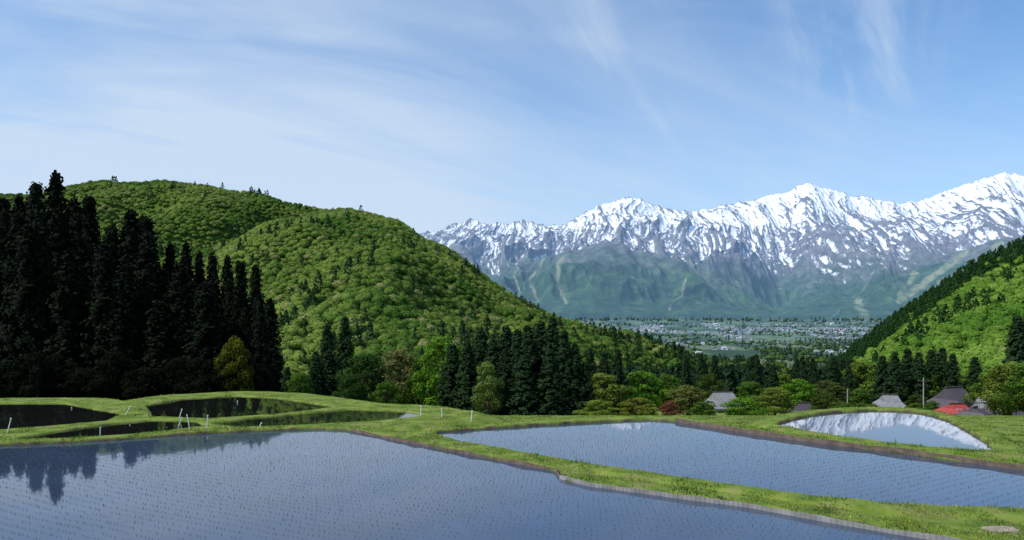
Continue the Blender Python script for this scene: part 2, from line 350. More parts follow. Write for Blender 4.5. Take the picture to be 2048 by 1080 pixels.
fA=mkhill(cA,420,820,28,3,.85);fB=mkhill(cB,200,lambda u:np.interp(u,[400,700,1000,1400],[640,600,620,760]),22,11,.85);fR=mkhill(cR,150,lambda u:np.interp(u,[1600,2100],[620,420]),16,23,.8)
mh,nt,b=mat("hill_undergrowth");nt.links.new(ramp(nt,noise(nt,.3,5),[(.3,(.045,.08,.015)),(.7,(.08,.13,.022))]),b.inputs["Base Color"]);b.inputs["Roughness"].default_value=1
b.inputs["Specular IOR Level"].default_value=0
def hillgrid(f,u0,u1,y0,y1,name):
    uu,yy=np.meshgrid(np.linspace(u0,u1,220),np.linspace(y0,y1,130));X=xat(uu,yy);Z=f(X,yy)
    obj("hill",mesh(name,np.stack([X,yy,Z],-1).reshape(-1,3),grid_faces(*uu.shape),mh,smooth=True),kind="structure",label="steep wooded hill covered in fresh spring foliage")
hillgrid(fA,-700,1100,400,1050,"hill");hillgrid(fB,-150,1500,190,900,"hill");hillgrid(fR,1560,2700,140,800,"hill")
def forest(f,sp_,ub,yb,conif,seed,label,bright=(1,1,1),rsc=1.0,palep=1.0):
    x0=min(xat(ub[0],yb[1]),xat(ub[0],yb[0]));x1=xat(ub[1],yb[1])
    X,yy=np.meshgrid(np.arange(x0,x1,sp_),np.arange(yb[0],yb[1],sp_));X=(X+R.uniform(-.5,.5,X.shape)*sp_).ravel();yy=(yy+R.uniform(-.5,.5,yy.shape)*sp_).ravel()
    uu=1024+F*X/yy;k=(uu>ub[0])&(uu<ub[1]);X=X[k];yy=yy[k];Z=f(X,yy)
    g_=ground(X,yy);k=Z>g_-1;X=X[k];yy=yy[k];Z=Z[k];uu=1024+F*X/yy;n=len(X)
    vv=HV-(Z-CH)/yy*F
    r=R.uniform(2.1,3.6,n)*rsc
    ty=R.integers(0,ND,n);cf=(conif(uu,vv,X,yy)>R.random(n));ty=np.where(cf,ND+R.integers(0,3,n),ty)
    t=np.clip(.5+fbm(X/70,yy/70,4,seed)*.9+R.normal(0,.17,n),0,1)[:,None]
    c=np.array([.08,.155,.024])*(1-t)+np.array([.185,.255,.05])*t
    pale=(R.random(n)<(.04+.3*np.clip(fbm(X/50,yy/50,2,seed+2),0,1))*palep)[:,None];c=np.where(pale,np.array([.22,.245,.08]),c)
    c=np.where(cf[:,None],np.array([.027,.06,.022]),c)*R.uniform(.9,1.08,n)[:,None]*np.array(bright)
    r=np.where(cf,r*.9,r)
    v,fq,cl_=scatter(DT,np.c_[X,yy,Z+r*.3+R.uniform(-.2,.4,n)],r,R.uniform(0,6.3,n),col=c,tint=ty)
    obj("forest",mesh("forest",v,fq,M_leaf,cols=cl_,smooth=True),kind="stuff",label=label)
forest(fA,4.4,(-160,760),(500,870),lambda u,v,x,y:np.clip(.015+1.2*np.clip(fbm(x/60,y/60,2,71)-.16,0,1)*(v>cA(u)+16)+.6*((v<cA(u)+10)&(((u>225)&(u<262))|((u>500)&(u<600)))),0,1),50,"mixed spring woodland covering the rear hill")
forest(fB,3.8,(150,1430),(205,690),lambda u,v,x,y:np.clip(.004+.35*np.clip(fbm(x/60,y/60,2,81)-.2,0,1)+.12*(v>680),0,1),60,"fresh green beech woodland covering the rounded hill")
forest(fR,3.9,(1600,2250),(160,650),lambda u,v,x,y:np.clip(.01+.9*(v<cR(u)+34)+.5*np.clip(fbm(x/50,y/50,2,91)-.15,0,1),0,1),70,"mixed woodland with dark conifers on the hillside",(.95,1.12,.85),.95,.2)
# valley woods
n=9500;yy=np.exp(R.uniform(math.log(190),math.log(7200),n));uu=R.uniform(1120,1860,n);X=xat(uu,yy);Z=ground(X,yy)
k=(fbm(X/260,yy/600,3,15)>np.where(yy<900,-.6,np.where(yy>6400,-.4,-.08)));X=X[k];yy=yy[k];Z=Z[k];n=len(X)
cf=R.random(n)<.5;ty=np.where(cf,ND+R.integers(0,3,n),R.integers(0,ND,n));r=np.where(cf,R.uniform(3,4.5,n),R.uniform(4,7,n))*np.where(yy>1500,1.5,1)*np.where(yy>6400,1.8,1)
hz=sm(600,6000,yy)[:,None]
c=np.where(cf[:,None],np.array([.02,.045,.02]),np.array([.09,.15,.025])*R.uniform(.6,1.25,n)[:,None])*(1-hz*.5)+hz*np.array([.03,.06,.075])  # far crowns shifted to blue: haze painted into leaf colour
v,fq,cl_=scatter(DT,np.c_[X,yy,Z+r*.3],r,R.uniform(0,6.3,n),col=c,tint=ty)
obj("forest",mesh("forest",v,fq,M_leaf,cols=cl_,smooth=True),kind="stuff",label="distant valley woods of conifers and broadleaf trees")
# ---------- mountains
cM=crestfn([(300,500),(600,505),(860,466),(900,455),(940,443),(990,449),(1050,440),(1080,450),(1110,453),(1150,441),(1200,411),(1240,400),(1260,397),(1290,402),(1330,420),(1360,424),(1400,426),(1450,411),(1500,402),(1540,394),(1580,386),(1612,367),(1640,376),(1660,377),(1700,393),(1740,395),(1770,405),(1800,410),(1850,401),(1900,383),(1960,361),(2010,346),(2048,351),(2150,365),(2300,400),(2600,420)])
k1=crestfn([(700,650),(860,600),(960,562),(1030,535),(1090,510),(1140,492),(1190,480),(1250,493),(1330,515),(1400,546),(1470,583),(1540,616),(1620,655),(1700,690)])
k2=crestfn([(1480,670),(1550,625),(1640,592),(1750,563),(1850,528),(1950,495),(2048,458),(2200,430),(2600,420)])
k3=crestfn([(700,560),(900,565),(960,585),(1020,600),(1090,622),(1150,640),(1250,660),(1500,690),(2600,700)])
k4=crestfn([(1200,700),(1290,640),(1340,600),(1380,585),(1430,600),(1490,622),(1550,650),(2600,720)])
k5=crestfn([(1500,700),(1600,648),(1680,622),(1760,612),(1830,590),(1900,560),(1980,545),(2048,530),(2200,500),(2600,480)])
uu,yy=np.meshgrid(np.linspace(700,2300,1650),np.concatenate([np.linspace(6800,11600,540),np.linspace(11612,12700,110)]))
X=xat(uu,yy);foot=-48
s=(yy-7300)/(12000-7300);zc=zat(cM(uu),12000.)
sc=np.clip(s,0,1);base=foot+(zc-foot)*sc**1.35;base=np.where(s>1,zc-(s-1)*4700*.55,base)
wx=fbm(X/1800,yy/1800,3,101)*.5
rg=ridged(X/1050+wx,yy/2800+wx*.7+.3,4,104,.5)
fine=ridged(X/330+wx*1.5,yy/1100+wx,3,120,.5);fine2=ridged(X/100+wx*3,yy/360+wx,2,140,.5)
Z1=base+(rg-.45)*1900*sc*(1.02-sc)+((fine-.40)*(35+140*sc*(1.08-sc)*2.5)+(fine2-.45)*(14+58*sc*(1.15-sc)))*sm(0,.15,s)
Z1=Z1-430*np.exp(-((uu-1548)/75)**2)*sc*(1-sc)*3.5
def foothill(kf,yc,amp,seed):
    zc_=zat(kf(uu),yc);s_=(yy-7000)/(yc-7000);z=foot+(zc_-foot)*np.clip(s_,0,1)**.85
    z=np.where(s_>1,zc_-(s_-1)*(yc-7000)*.22,z)
    return z+((ridged(X/800+wx,yy/2000,4,seed,.5)-.5)*amp+(ridged(X/220+wx,yy/600,2,seed+9,.5)-.5)*75)*np.clip(s_*3,0,1)*np.clip((z-foot)/300,0,1)*np.clip(1.4-s_,.25,1)
Z2=np.maximum.reduce([foothill(k1,9200.,380,131),foothill(k2,9200.,340,141),foothill(k3,7900.,160,151),foothill(k4,8000.,150,161),foothill(k5,8000.,160,171)])
kk=110.;hh_=np.clip(.5+.5*(Z1-Z2)/kk,0,1);Z=Z2*(1-hh_)+Z1*hh_+kk*hh_*(1-hh_);Z=np.where(yy<7050,foot-40,Z)
def blur(a,kx,ky):
    o=a.copy()
    for ax,k in((1,kx),(0,ky)):
        cs=np.cumsum(np.pad(o,[(k+1,k) if ax==0 else (0,0),(k+1,k) if ax==1 else (0,0)],mode="edge"),axis=ax)
        o=(np.take(cs,range(2*k+1,cs.shape[ax]),ax)-np.take(cs,range(0,cs.shape[ax]-2*k-1),ax))/(2*k+1)
    return o
conc=1.1*np.clip((blur(Z,3,2)-Z)/5,-1.4,1.4)+.9*np.clip((blur(Z,14,8)-Z)/32,-1,1)
sn=(Z-1290)/1600+.5+.22*conc+fbm(X/350,yy/700,5,150,.6)*.2-.4*(1-hh_)-.25*sm(620,250,Z)
VV_=HV-(Z-CH)/yy*F
run=np.zeros_like(Z)
jx=fbm(X/200,yy/300,3,160)*6
for pl,wd_ in [([(1085,520),(1060,560),(1075,600)],5),([(1130,500),(1110,560),(1135,605)],5),([(1030,545),(1040,590)],4),([(1372,560),(1362,590),(1340,620)],4),([(1930,505),(1870,550),(1800,600)],10),([(2000,488),(1950,530),(1880,565)],9),([(1830,545),(1800,590)],8),([(1715,600),(1735,640)],10)]:
    for (a0,b0),(a1,b1) in zip(pl[:-1],pl[1:]):
        ex,ey=a1-a0,b1-b0;t=np.clip(((uu-a0)*ex+(VV_-b0)*ey)/(ex*ex+ey*ey),0,1);d_=np.hypot(uu+jx-a0-ex*t,VV_-b0-ey*t);run=np.maximum(run,1-sm(wd_*.3,wd_,d_))
run*=(1-hh_)*np.clip(.85+fbm(X/150,yy/300,3,161),0,1)
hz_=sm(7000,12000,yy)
m,nt,b=mat("mountain_rock_snow")
a=N(nt,"ShaderNodeAttribute");a.attribute_name="snow"
fz=noise(nt,.014,11,mapping=(1,.35,.45),rough=.72,dist=.6);fz2=noise(nt,.05,6,mapping=(1,.35,.45),rough=.65)
sv=mth(nt,"ADD",a.outputs["Fac"],mth(nt,"ADD",mth(nt,"MULTIPLY",mth(nt,"SUBTRACT",fz,.5),2.0),mth(nt,"MULTIPLY",mth(nt,"SUBTRACT",fz2,.5),1.4)))
smk=ramp(nt,sv,[(.36,(0,0,0)),(.70,(1,1,1))])
g=N(nt,"ShaderNodeNewGeometry");sx=N(nt,"ShaderNodeSeparateXYZ");nt.links.new(g.outputs["Position"],sx.inputs[0])
af=N(nt,"ShaderNodeAttribute");af.attribute_name="foothill"
hsum=mth(nt,"ADD",mth(nt,"SUBTRACT",sx.outputs[2],mth(nt,"MULTIPLY",af.outputs["Fac"],150)),mth(nt,"MULTIPLY",mth(nt,"SUBTRACT",noise(nt,.003,6),.5),900))
hb=N(nt,"ShaderNodeMapRange");hb.inputs[1].default_value=250;hb.inputs[2].default_value=800;nt.links.new(hsum,hb.inputs[0])
rock=ramp(nt,noise(nt,.012,7,rough=.6),[(.3,(.055,.065,.085)),(.7,(.15,.145,.155))])
wood=ramp(nt,noise(nt,.006,10,rough=.7),[(.33,(.012,.034,.026)),(.5,(.024,.058,.034)),(.62,(.042,.09,.042)),(.72,(.08,.12,.06))])
ar=N(nt,"ShaderNodeAttribute");ar.attribute_name="run"
lo=mix(nt,hb.outputs[0],wood,rock);lo=mix(nt,mth(nt,"MULTIPLY",ar.outputs["Fac"],.85),lo,(.17,.19,.12));col=mix(nt,smk,lo,(.62,.64,.68));nt.links.new(col,b.inputs["Base Color"]);b.inputs["Roughness"].default_value=.9
b.inputs["Specular IOR Level"].default_value=.1
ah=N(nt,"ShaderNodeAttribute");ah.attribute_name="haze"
b.inputs["Emission Color"].default_value=(.15,.28,.50,1);nt.links.new(mth(nt,"ADD",mth(nt,"MULTIPLY",ah.outputs["Fac"],.18),.33),b.inputs["Emission Strength"])  # bluish glow on the slopes, stronger with distance, paints in the air haze
bb=N(nt,"ShaderNodeBump");bb.inputs["Distance"].default_value=22;bb.inputs["Strength"].default_value=.55;nt.links.new(fz,bb.inputs["Height"]);nt.links.new(bb.outputs[0],b.inputs["Normal"])
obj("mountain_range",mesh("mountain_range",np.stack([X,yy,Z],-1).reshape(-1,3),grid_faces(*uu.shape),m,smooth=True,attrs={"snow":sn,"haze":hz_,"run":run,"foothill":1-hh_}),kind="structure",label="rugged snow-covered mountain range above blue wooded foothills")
# ---------- detailed trees
def tube(path,rad,k=7):
    V=[];Fs=[]
    for i,(p,r_) in enumerate(zip(path,rad)):
        for j in range(k):
            a=6.283*j/k;V.append((p[0]+math.cos(a)*r_,p[1]+math.sin(a)*r_,p[2]))
    for i in range(len(path)-1):
        for j in range(k):Fs.append((i*k+j,i*k+(j+1)%k,(i+1)*k+(j+1)%k,(i+1)*k+j))
    return V,Fs
def join(parts):
    V=[];Fs=[]
    for v,f_ in parts:
        o=len(V);V+=list(v);Fs+=[tuple(i+o for i in q) for q in f_]
    return V,Fs
def cedar(seed):
    r=np.random.default_rng(seed);H=20;parts=[tube([(0,0,-1),(.05,0,5),(0,.06,12),(0,0,19.6)],[.38,.3,.18,.03])]
    C_=[];Nn=[];sh=[]
    nb=210;ph=r.uniform(0,6,4)
    for i in range(nb):
        t=(i+r.random())/nb;h=1.2+t*18.6;a=i*2.4+r.normal(0,.3)
        pr=(1-t)**.66*2.9+.08;pr*=.86+.10*math.sin(h*1.3+ph[0]+2*a)+.10*math.sin(3*a+ph[1]+h*.5);L=pr*r.uniform(.8,1.12)
        droop=-.12*L+.35*L*t
        if i%3==0: parts.append(([(0,0,h-.05),(0,0,h+.05),(math.cos(a)*L*.8,math.sin(a)*L*.8,h+droop*.7)],[(0,1,2)]))
        q=int(20+34*L/2.7)
        s=r.random(q)**.6
        p=np.stack([math.cos(a)*L*s+r.normal(0,.2,q),math.sin(a)*L*s+r.normal(0,.2,q),h+droop*s+.25*L*s*s+r.normal(0,.25,q)],1)
        C_.append(p);Nn.append(np.tile([math.cos(a)*.8,math.sin(a)*.8,.5],(q,1)));sh.append((.4+.75*s)*r.uniform(.8,1.15))  # needles darken towards the trunk: inner shade painted into colour
    C_=np.concatenate(C_);Nn=np.concatenate(Nn);sh=np.concatenate(sh)
    V,Fq=leafquads(C_,Nn,.21,r,.35)
    return parts,mesh("crown",V,Fq,M_needle,cols=np.repeat(sh,4)[:,None]*np.ones(3))
def broad(seed):
    r=np.random.default_rng(seed);parts=[];lean=r.normal(0,.3,2)
    parts.append(tube([(0,0,-1),(lean[0]*.3,lean[1]*.3,2),(lean[0]*.7,lean[1]*.7,5),(lean[0],lean[1],9.2)],[.32,.26,.18,.04]))
    C_=[];Nn=[];sh=[]
    nl=28
    for i in range(nl):
        a=i*2.4+r.normal(0,.3);e=(i+.5)/nl;h=2.0+e*7.2;rr=3.1*math.sin(math.pi*min(.97,.22+.75*e))**.7*r.uniform(.45,.98)
        c=np.array([math.cos(a)*rr,math.sin(a)*rr,h]);R_=r.uniform(.8,1.5)*(1.15-.35*e)
        st=np.array([lean[0]*.5,lean[1]*.5,h*.55]);mid=(st+c)/2+np.array([0,0,-.2])
        parts.append(tube([st,mid,c],[.09,.06,.02],4))
        q=int(190*R_*R_);d=r.normal(0,1,(q,3));d/=np.linalg.norm(d,axis=1)[:,None]
        rad=R_*r.uniform(.55,1.08,q)**.6*(1+.15*np.sin(d[:,0]*5+i)*np.cos(d[:,1]*5))
        p=c+d*rad[:,None]*np.array([1,1,.75]);C_.append(p);Nn.append(d+np.array([0,0,.4]));sh.append(np.clip(.6+.3*d[:,2]+.15*(rad/R_),.35,1.2)*r.uniform(.8,1.15))  # upward and outer leaves lighter: light and shade painted into colour
    C_=np.concatenate(C_);Nn=np.concatenate(Nn);sh=np.concatenate(sh);V,Fq=leafquads(C_,Nn,.16,r,.6)
    return parts,mesh("crown",V,Fq,M_leaf,cols=np.repeat(sh,4)[:,None]*np.ones(3))
def trunkmesh(parts):
    V,Fs=join(parts);return pmesh("trunk",V,Fs,M_bark)
CT=[(trunkmesh(p),c) for p,c in (cedar(200+i) for i in range(5))]
BT=[(trunkmesh(p),c) for p,c in (broad(300+i) for i in range(6))]
def tree(kind,u,vtop,Y,wpx,colr,label=None,name=None,group=None):
    x=xat(u,Y);zb=float(ground(np.array([x]),np.array([Y]))[0])-.2;ht=zat(vtop,Y)-zb
    T_,Hn,Wn=(random.choice(CT),20,5.2) if kind=="c" else (random.choice(BT),10.2,7.6)
    ht=max(ht,2.0)
    name=name or ("cedar_tree" if kind=="c" else "broadleaf_tree")
    e=obj(name,None,(x,Y,zb),label=label or ("tall dark conical cedar tree below the rice terraces" if kind=="c" else "leafy green broadleaf tree on the slope below terraces"),cat="tree",group=group)
    e.rotation_euler[2]=random.uniform(0,6.28);sw=wpx*Y/F/Wn;e.scale=(sw,sw,ht/Hn)
    a=obj("trunk",T_[0],parent=e);b_=obj("crown",T_[1],parent=e);b_.color=(*colr,1)
    return e
CD=(.018,.038,.014);CK=(.006,.0105,.005)  # CK: grove cedars, their shade put into a near-black leaf colour
GC="cedars in the dark grove beside the terraces"
tops=[(-60,420),(-25,400),(4,398),(38,398),(72,372),(112,352),(148,402),(178,394),(224,455),(262,424),(292,440),(340,490),(372,488),(398,505),(425,510),(455,517),(482,526),(512,532),(540,600)]
for u,v in tops:
    tree("c",u,v,random.uniform(126,136),random.uniform(108,130) if u<320 else random.uniform(64,78),CK,group=GC)
for i in range(42):
    u=-70+i*14.4+random.uniform(-8,8);v=np.interp(u,[t_[0] for t_ in tops],[t_[1] for t_ in tops])+random.uniform(25,140)
    tree("c",u,v,random.uniform(112,123),random.uniform(88,112) if u<420 else random.uniform(56,74),CK,group=GC)
for i in range(15):
    u=-60+i*42+random.uniform(-10,10);tree("b",u,random.uniform(690,735),random.uniform(100,107),random.uniform(80,110),(.008,.014,.006),"dark understorey tree at the grove edge, shade painted into its leaves","understorey_tree")  # near-black leaf colour carries the grove's shade
GM="cedars below the terraces"
for u,v,Y,w_ in [(655,650,95,70),(690,635,100,68),(632,705,92,62),(905,690,88,74),(935,685,86,72),(962,664,90,76),(988,680,84,72),(1012,654,88,76),(1036,660,84,72),(1056,652,82,76),(1082,645,84,78),(1106,640,82,80),(1128,662,80,72),(1150,690,80,64),(1170,725,80,58),(1100,700,76,74),(1050,710,76,76),(1010,715,78,70),(1180,697,125,52),(1208,706,125,48),(1235,700,128,48),(850,700,98,58),(575,735,105,46)]:
    tree("c",u,v,Y,w_,CD,group=GM)
for i in range(22): tree("c",random.uniform(1365,1515),random.uniform(706,750),random.uniform(170,230),random.uniform(28,40),CD,group="conifers around the village")
for i in range(26): tree("c",random.uniform(1535,1700),random.uniform(714,755),random.uniform(160,220),random.uniform(30,44),CD,group="conifers around the village")
for u,v in [(1765,712),(1790,705),(1815,698),(1838,706),(1862,700),(1885,696),(1905,708)]: tree("c",u,v,random.uniform(130,140),54,CD,group="conifers around the village")
tree("c",2035,635,95,85,CD);tree("c",2062,600,100,85,CD);tree("c",1950,715,130,55,CD)
G1=(.085,.17,.022);G2=(.13,.21,.028);YG=(.19,.27,.035);OL=(.175,.19,.06);DG=(.04,.095,.018);BR=(.12,.26,.022)
for u,v,Y,w_,c,l in [(470,668,102,85,(.10,.115,.012),"yellow-green broadleaf tree against dark cedars"),(728,700,90,120,DG,None),(700,745,82,80,DG,None),(800,690,100,115,OL,"olive-brown tree in young leaf"),(845,700,98,70,G1,None),(885,664,92,115,BR,"bright green leafy tree above the terraces"),(775,760,84,80,G1,None),(975,718,76,70,(.15,.23,.05),"pale green feathery tree before dark cedars"),(600,740,90,75,G1,None),(1205,742,112,115,(.16,.22,.035),None),(1200,797,68,105,YG,None),(1275,792,68,105,(.17,.21,.03),None),(1290,735,130,110,BR,None),(1335,745,135,80,G1,None),(1375,768,92,110,(.16,.185,.045),"bronze-tinted leafy tree near the village"),(1490,792,72,105,BR,"bright green rounded shrub beside a farmhouse"),(1550,772,95,95,(.17,.23,.035),None),(1600,755,130,95,BR,None),(1655,757,135,110,(.10,.13,.03),None),(1725,715,190,110,G2,None),(1720,775,150,80,G1,None),(1850,735,135,75,G1,None),(1930,755,150,70,G1,None),(1990,735,115,110,G2,None),(2020,715,85,130,(.17,.23,.035),"yellow-green tree with young leaves on the bank"),(2060,720,80,120,G1,None),(1500,760,150,80,G1,None),(1420,745,160,70,(.07,.12,.02),None),(1560,740,190,80,G2,None),(1810,760,150,90,(.06,.10,.02),None),(1130,770,120,80,G1,None),(1680,803,70,70,G1,None),(1830,804,80,55,G1,None),(1650,785,100,70,(.07,.11,.02),None),(1408,808,75,60,G1,None),(1745,806,90,40,G2,None),(1865,800,95,40,G1,None),(1835,785,120,60,(.06,.10,.02),None)]:
    tree("b",u,v,Y,w_,c,l)
tree("b",1340,810,66,50,(.19,.08,.045),"low reddish leafed shrub by the paddy bank","shrub")
# ---------- houses
M_wall=plain("plaster_wall",(.38,.36,.31),.9,.15,2);M_dk=plain("dark_timber",(.06,.045,.035),.8,.3,3);M_gl=plain("window_glass",(.03,.035,.04),.15,.1,2)
M_rg=plain("grey_metal_roof",(.17,.175,.185),.75,.2,2);M_rp=plain("dark_purple_metal_roof",(.055,.045,.055),.65,.2,2);M_rr=plain("red_metal_roof",(.28,.035,.03),.7,.15,2);M_wt=plain("white_trim",(.6,.6,.58),.6,.06,4)
def box(x0,x1,y0,y1,z0,z1):
    V=[(x,y,z) for z in(z0,z1) for y in(y0,y1) for x in(x0,x1)];return V,[(0,2,3,1),(4,5,7,6),(0,1,5,4),(2,6,7,3),(0,4,6,2),(1,3,7,5)]
def house(u,vr,Y,wpx,depth,rot,mroof,label,rh=3.2,wh=2.8,mw=None):
    wd=wpx*Y/F;x=xat(u,Y);zr=zat(vr,Y);z0=zr-rh-wh
    e=obj("farmhouse",None,(x,Y,z0),label=label,cat="house",group="village farmhouses");e.rotation_euler[2]=rot
    a=wd/2-.5;d=depth/2-.5;obj("wall",pmesh("wall",*join([box(-a,a,-d,d,-6,wh),]),mw or M_wall),parent=e)
    A=wd/2+.3;Dp=depth/2+.5
    V=[];Fs=[];zb=wh-.15;zm=wh+rh*.38;zt=wh+rh;a1=A*.66;d1=Dp*.60
    V=[(-A,-Dp,zb),(A,-Dp,zb),(A,Dp,zb),(-A,Dp,zb),(-a1,-d1,zm),(a1,-d1,zm),(a1,d1,zm),(-a1,d1,zm),(-a1*.92,0,zt),(a1*.92,0,zt),(-A,-Dp,zb-.18),(A,-Dp,zb-.18),(A,Dp,zb-.18),(-A,Dp,zb-.18)]
    Fs=[(0,1,5,4),(1,2,6,5),(2,3,7,6),(3,0,4,7),(4,5,9,8),(6,7,8,9),(5,6,9),(7,4,8),(10,11,1,0),(11,12,2,1),(12,13,3,2),(13,10,0,3),(13,12,11,10)]
    parts=[(V,Fs)]
    nr=int(2*A/.6)
    for i in range(1,nr):
        xx_=-A+i*2*A/nr
        if abs(xx_)<a1*.9:
            for sg in(-1,1):
                parts.append(([(xx_-.03,sg*d1,zm+.01),(xx_+.03,sg*d1,zm+.01),(xx_+.03,0,zt+.01),(xx_-.03,0,zt+.01),(xx_-.03,sg*d1,zm+.06),(xx_+.03,sg*d1,zm+.06),(xx_+.03,0,zt+.06),(xx_-.03,0,zt+.06)],[(4,5,6,7),(0,1,5,4),(0,4,7,3),(1,2,6,5)]))
    r_=obj("roof",pmesh("roof",*join(parts),mroof),parent=e)
    obj("roof_ridge",pmesh("roof_ridge",*box(-a1*.98,a1*.98,-.16,.16,zt-.05,zt+.14),M_dk),parent=r_)
    for i in range(3):
        cx=-a+ (i+.5)*2*a/3
        if i==1:
            obj("door",pmesh("door",*box(cx-.5,cx+.5,-d-.04,-d+.02,0,min(2,wh-.3)),M_dk),parent=e)
        else:
            w1=obj("window",pmesh("window",*box(cx-.5,cx+.5,-d-.03,-d+.02,.6,1.3),M_gl),parent=e)
            obj("frame",pmesh("frame",*join([box(cx-.58,cx+.58,-d-.06,-d+.01,.5,.6),box(cx-.58,cx+.58,-d-.06,-d+.01,1.3,1.4),box(cx-.03,cx+.03,-d-.06,-d+.01,.6,1.3)]),M_wt),parent=w1)
    return e
house(1446,784,135,60,6,.15,M_rg,"farmhouse with pale grey metal roof half hidden by shrubs",2.3,2.0)
house(1780,790,112,38,5,-.2,M_rg,"small farmhouse with light grey hipped roof",1.3,1.6)
house(1605,806,110,38,5,.2,M_rp,"low dark-roofed farmhouse behind trees",1.5,2)
house(1908,775,122,62,7,.3,M_rp,"large farmhouse with dark purple-brown hipped roof",2.9,1.8)
house(1914,808,88,36,3.4,.1,M_rr,"small shed with muted red metal roof",.8,1.0,M_dk)
house(1970,797,100,38,4.5,-.4,M_rg,"grey-roofed farmhouse beside a utility pole",1.6,1.8)
house(2005,800,92,34,4.5,.2,M_rp,"small dark-roofed farm building beside a tree",1.5,2.0)
house(1950,815,80,22,2.6,.5,M_rp,"small dark-roofed storage shed with pale walls",.7,1.4)
# utility poles
M_conc=plain("concrete",(.30,.29,.27),.85,.15,5)
def pole(u,vt,Y,H=9):
    x=xat(u,Y);zt=zat(vt,Y);e=obj("utility_pole",None,(x,Y,zt-H),label="grey concrete utility pole with crossarms in the village",cat="utility pole",group="village utility poles")
    obj("post",pmesh("post",*tube([(0,0,-3),(0,0,H)],[.11,.07],10),M_conc),parent=e)
    obj("crossarm",pmesh("crossarm",*box(-.8,.8,-.05,.05,H-.6,H-.5),M_dk),parent=e)
    obj("crossarm",pmesh("crossarm",*box(-.6,.6,-.05,.05,H-1.3,H-1.2),M_dk),parent=e)
pole(1847,755,115);pole(1695,778,120);pole(1958,795,80,7)
# ---------- stakes
M_st=plain("white_stake",(.7,.7,.68),.5,.08)
for u,vb,z_,hp,ln in [(14,866,-.05,26,.25),(147,818,-.1,14,-.2),(200,868,-.05,30,.02),(250,832,-.1,16,.5),(350,850,-.05,32,.35),(358,838,-.1,14,.3),(380,857,-.05,24,-.2),(414,857,-.05,22,.05),(475,806,-.1,14,0),(515,855,-.0,10,.5),(625,816,-.1,9,0),(842,834,-.1,16,0),(942,842,-.1,18,.1),(885,838,-.1,14,-.1)]:
    x,y=W(u,vb,z_);zg=float(ground(np.array([x]),np.array([y]))[0]);Hh=hp*y/F+.1
    e=obj("marker_stake",None,(x,y,zg-.05),label="thin white stake standing on the grassy paddy bank",cat="stake",group="white stakes on the paddy banks")
    e.rotation_euler=(0,ln,0)
    obj("post",pmesh("post",*tube([(0,0,-.1),(0,0,Hh)],[.02,.016],8),M_st),parent=e);obj("cap",pmesh("cap",*tube([(0,0,Hh),(0,0,Hh+.03),(0,0,Hh+.035)],[.026,.026,.002],8),M_st),parent=e)
# ---------- edging boards
M_pl=plain("grey_plastic_edging",(.20,.195,.19),.7,.35,3);M_ed=plain("muddy_edging",(.11,.08,.06),.85,.45,4)
def edging(pts_,h,mt,label,name="paddy_edging",amp=.025,per=.16,hv=.05):
    p=np.array(pts_);seg=np.r_[0,np.cumsum(np.linalg.norm(np.diff(p,axis=0),axis=1))];L=np.arange(0,seg[-1],.02)
    x=np.interp(L,seg,p[:,0]);y=np.interp(L,seg,p[:,1]);tx=np.gradient(x);ty=np.gradient(y);l=np.hypot(tx,ty);nx,ny=-ty/l,tx/l
    o=amp*np.sin(L/per*6.283)+.04*fbm(L*.5,L*0,4,7);x=x+nx*o;y=y+ny*o;hh_=h+hv*fbm(L*.9,L*0+3,4,8)
    lv=[np.stack([x,y,np.full_like(x,-.1)],1),np.stack([x+nx*.01,y+ny*.01,hh_],1),np.stack([x+nx*.03,y+ny*.03,hh_],1),np.stack([x+nx*.04,y+ny*.04,np.full_like(x,-.1)],1)]
    obj(name,mesh(name,np.concatenate(lv),grid_faces(4,len(x)),mt),label=label,cat="paddy edging")
edging(P([(1118,958),(1180,974),(1300,989),(1500,1017),(1660,1046),(1780,1067),(1900,1087),(1980,1102)]),.09,M_pl,"corrugated grey plastic edging along the paddy bank",amp=.004,per=.10,hv=.03)
edging(P([(700,862),(780,879),(880,899),(1000,922),(1108,943),(1118,956)]),.08,M_ed,"muddy brown edging along the grassy paddy bank",amp=.004,per=.5)
edging(P([(1350,844),(1400,852),(1500,867.5),(1600,882.5),(1800,907),(1930,925),(2048,941),(2200,962)]),.14,M_ed,"brown edging boards along the paddy edge",amp=.004,per=.6,hv=.03)
# stones
def stone(u,v,sx,sy,sz):
    x,y=W(u,v,.15);me=bpy.data.meshes.new("flat_stone");bm=bmesh.new();bmesh.ops.create_icosphere(bm,subdivisions=3,radius=1)
    for q in bm.verts:
        k=1+.22*float(perlin(q.co.x*1.7+u,q.co.y*1.7+q.co.z,5));q.co=Vector((q.co.x*sx*k,q.co.y*sy*k,max(-.5,min(.6,q.co.z))*sz*k))
    bm.to_mesh(me);bm.free();me.materials.append(M_stn);zg=float(ground(np.array([x]),np.array([y]))[0])
    obj("flat_stone",me,(x,y,zg),label="flat pale stone slab lying in the bank grass",cat="stone")
M_stn=plain("pale_stone",(.24,.21,.16),.9,.3,6)
stone(2003,1046,.34,.18,.06);stone(1350,964,.15,.09,.03)
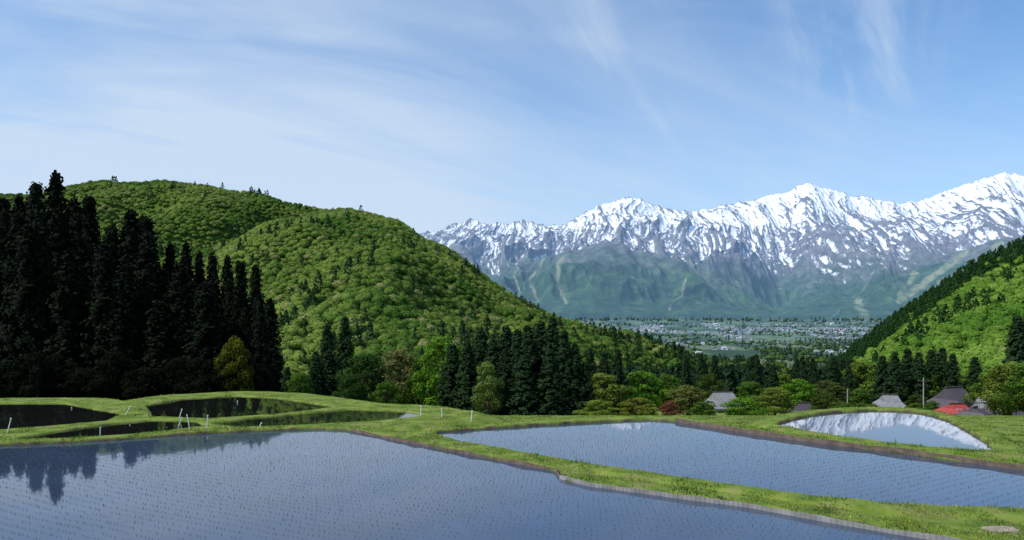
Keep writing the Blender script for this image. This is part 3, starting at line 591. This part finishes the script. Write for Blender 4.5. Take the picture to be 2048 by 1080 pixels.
# ---------- town
walls=[plain("town_wall",(.56,.60,.64),.8,.1,.2),plain("town_wall",(.36,.39,.42),.8,.1,.2)]
roofs=[plain("town_roof",c,.7,.1,.2) for c in [(.15,.19,.27),(.24,.28,.33),(.24,.19,.18),(.17,.18,.22),(.40,.45,.52),(.14,.22,.30)]]
TM=[];TV=[]
for i in range(12):
    a=random.uniform(4.5,7.5);d=random.uniform(3.5,5.5);h=random.uniform(3.5,6);r_=random.uniform(2.,3.2)
    V=[(-a,-d,-6),(a,-d,-6),(a,d,-6),(-a,d,-6),(-a,-d,h),(a,-d,h),(a,d,h),(-a,d,h),(-a,0,h+r_),(a,0,h+r_)]
    Fs=[(0,1,5,4),(1,2,6,5),(2,3,7,6),(3,0,4,7),(5,6,9),(7,4,8)]
    e_=1.0;V+=[(-a-e_,-d-e_,h-.4),(a+e_,-d-e_,h-.4),(a+e_,0,h+r_+.1),(-a-e_,0,h+r_+.1),(a+e_,d+e_,h-.4),(-a-e_,d+e_,h-.4)];Fs+=[(10,11,12,13),(13,12,14,15)]
    TM.append(pmesh("town_house",V,Fs,[walls[i%2],roofs[i%6]],[0]*6+[1]*2));TV.append(V)
spots=[]
while len(spots)<1000:
    u=random.uniform(1262,1740);y=random.choice([random.uniform(2300,3800),random.uniform(4200,6200),random.uniform(4600,5800),random.uniform(3800,5200)]);x=xat(u,y)
    if float(perlin(np.array([x/260.]),np.array([y/520.]),77)[0])<random.uniform(.10,.34):continue
    spots.append((x,y))
spots.sort(key=lambda p:p[1])
zs=ground(np.array([p[0] for p in spots]),np.array([p[1] for p in spots]))
for i in range(300):
    x,y=spots[i]
    o=obj("town_house",random.choice(TM),(x,y,float(zs[i])),label="small pitched-roof house in the valley town",cat="house",group="houses of the valley town");o.rotation_euler[2]=random.choice([0,1.57])+random.uniform(-.4,.4);s_=random.uniform(.7,1.1)*(1.6 if random.random()<.05 else 1);o.scale=(s_,s_,s_*.9)
VV=[];FF=[];MI=[]
for i in range(300,1000):
    x,y=spots[i];k=random.randrange(12);an_=random.choice([0,1.57])+random.uniform(-.4,.4);c,s_=math.cos(an_),math.sin(an_);sc_=random.uniform(.7,1.4)*(1.8 if random.random()<.05 else 1);o=len(VV)
    for q in TV[k]:VV.append((x+(q[0]*c-q[1]*s_)*sc_,y+(q[0]*s_+q[1]*c)*sc_,float(zs[i])+q[2]*sc_*.9))
    me=TM[k]
    for pl in me.polygons:
        FF.append(tuple(v_+o for v_ in pl.vertices));MI.append((k%2) if pl.material_index==0 else 2+k%6)
obj("town_houses",pmesh("town_houses",VV,FF,walls+roofs,MI),kind="stuff",label="far densely built valley town houses")
# ski jump
M_tq=plain("turquoise_ramp",(.10,.25,.25),.6,.1,.05)
Y=6700;x0=xat(1645,Y);zb=zat(640,Y)
e=obj("ski_jump",None,(x0,Y,zb),label="turquoise ski jumping ramps on the mountain foot",cat="ski jump")
for off,L,Hh in((0,160,100),(45,130,80)):
    V=[];Fs=[]
    for i in range(13):
        t=i/12;xx_=off+L*t;zz_=Hh*t**1.6
        V+=[(xx_,off-5,zz_),(xx_,off+5,zz_),(xx_,off+5,zz_-6),(xx_,off-5,zz_-6)]
    for i in range(12):
        for j in range(4):Fs.append((i*4+j,i*4+(j+1)%4,i*4+4+(j+1)%4,i*4+4+j))
    obj("ramp",pmesh("ramp",V,Fs,M_tq),parent=e)
    obj("tower",pmesh("tower",*box(off+L-3,off+L+1,off-3,off+3,-40,Hh+6),M_tq),parent=e)
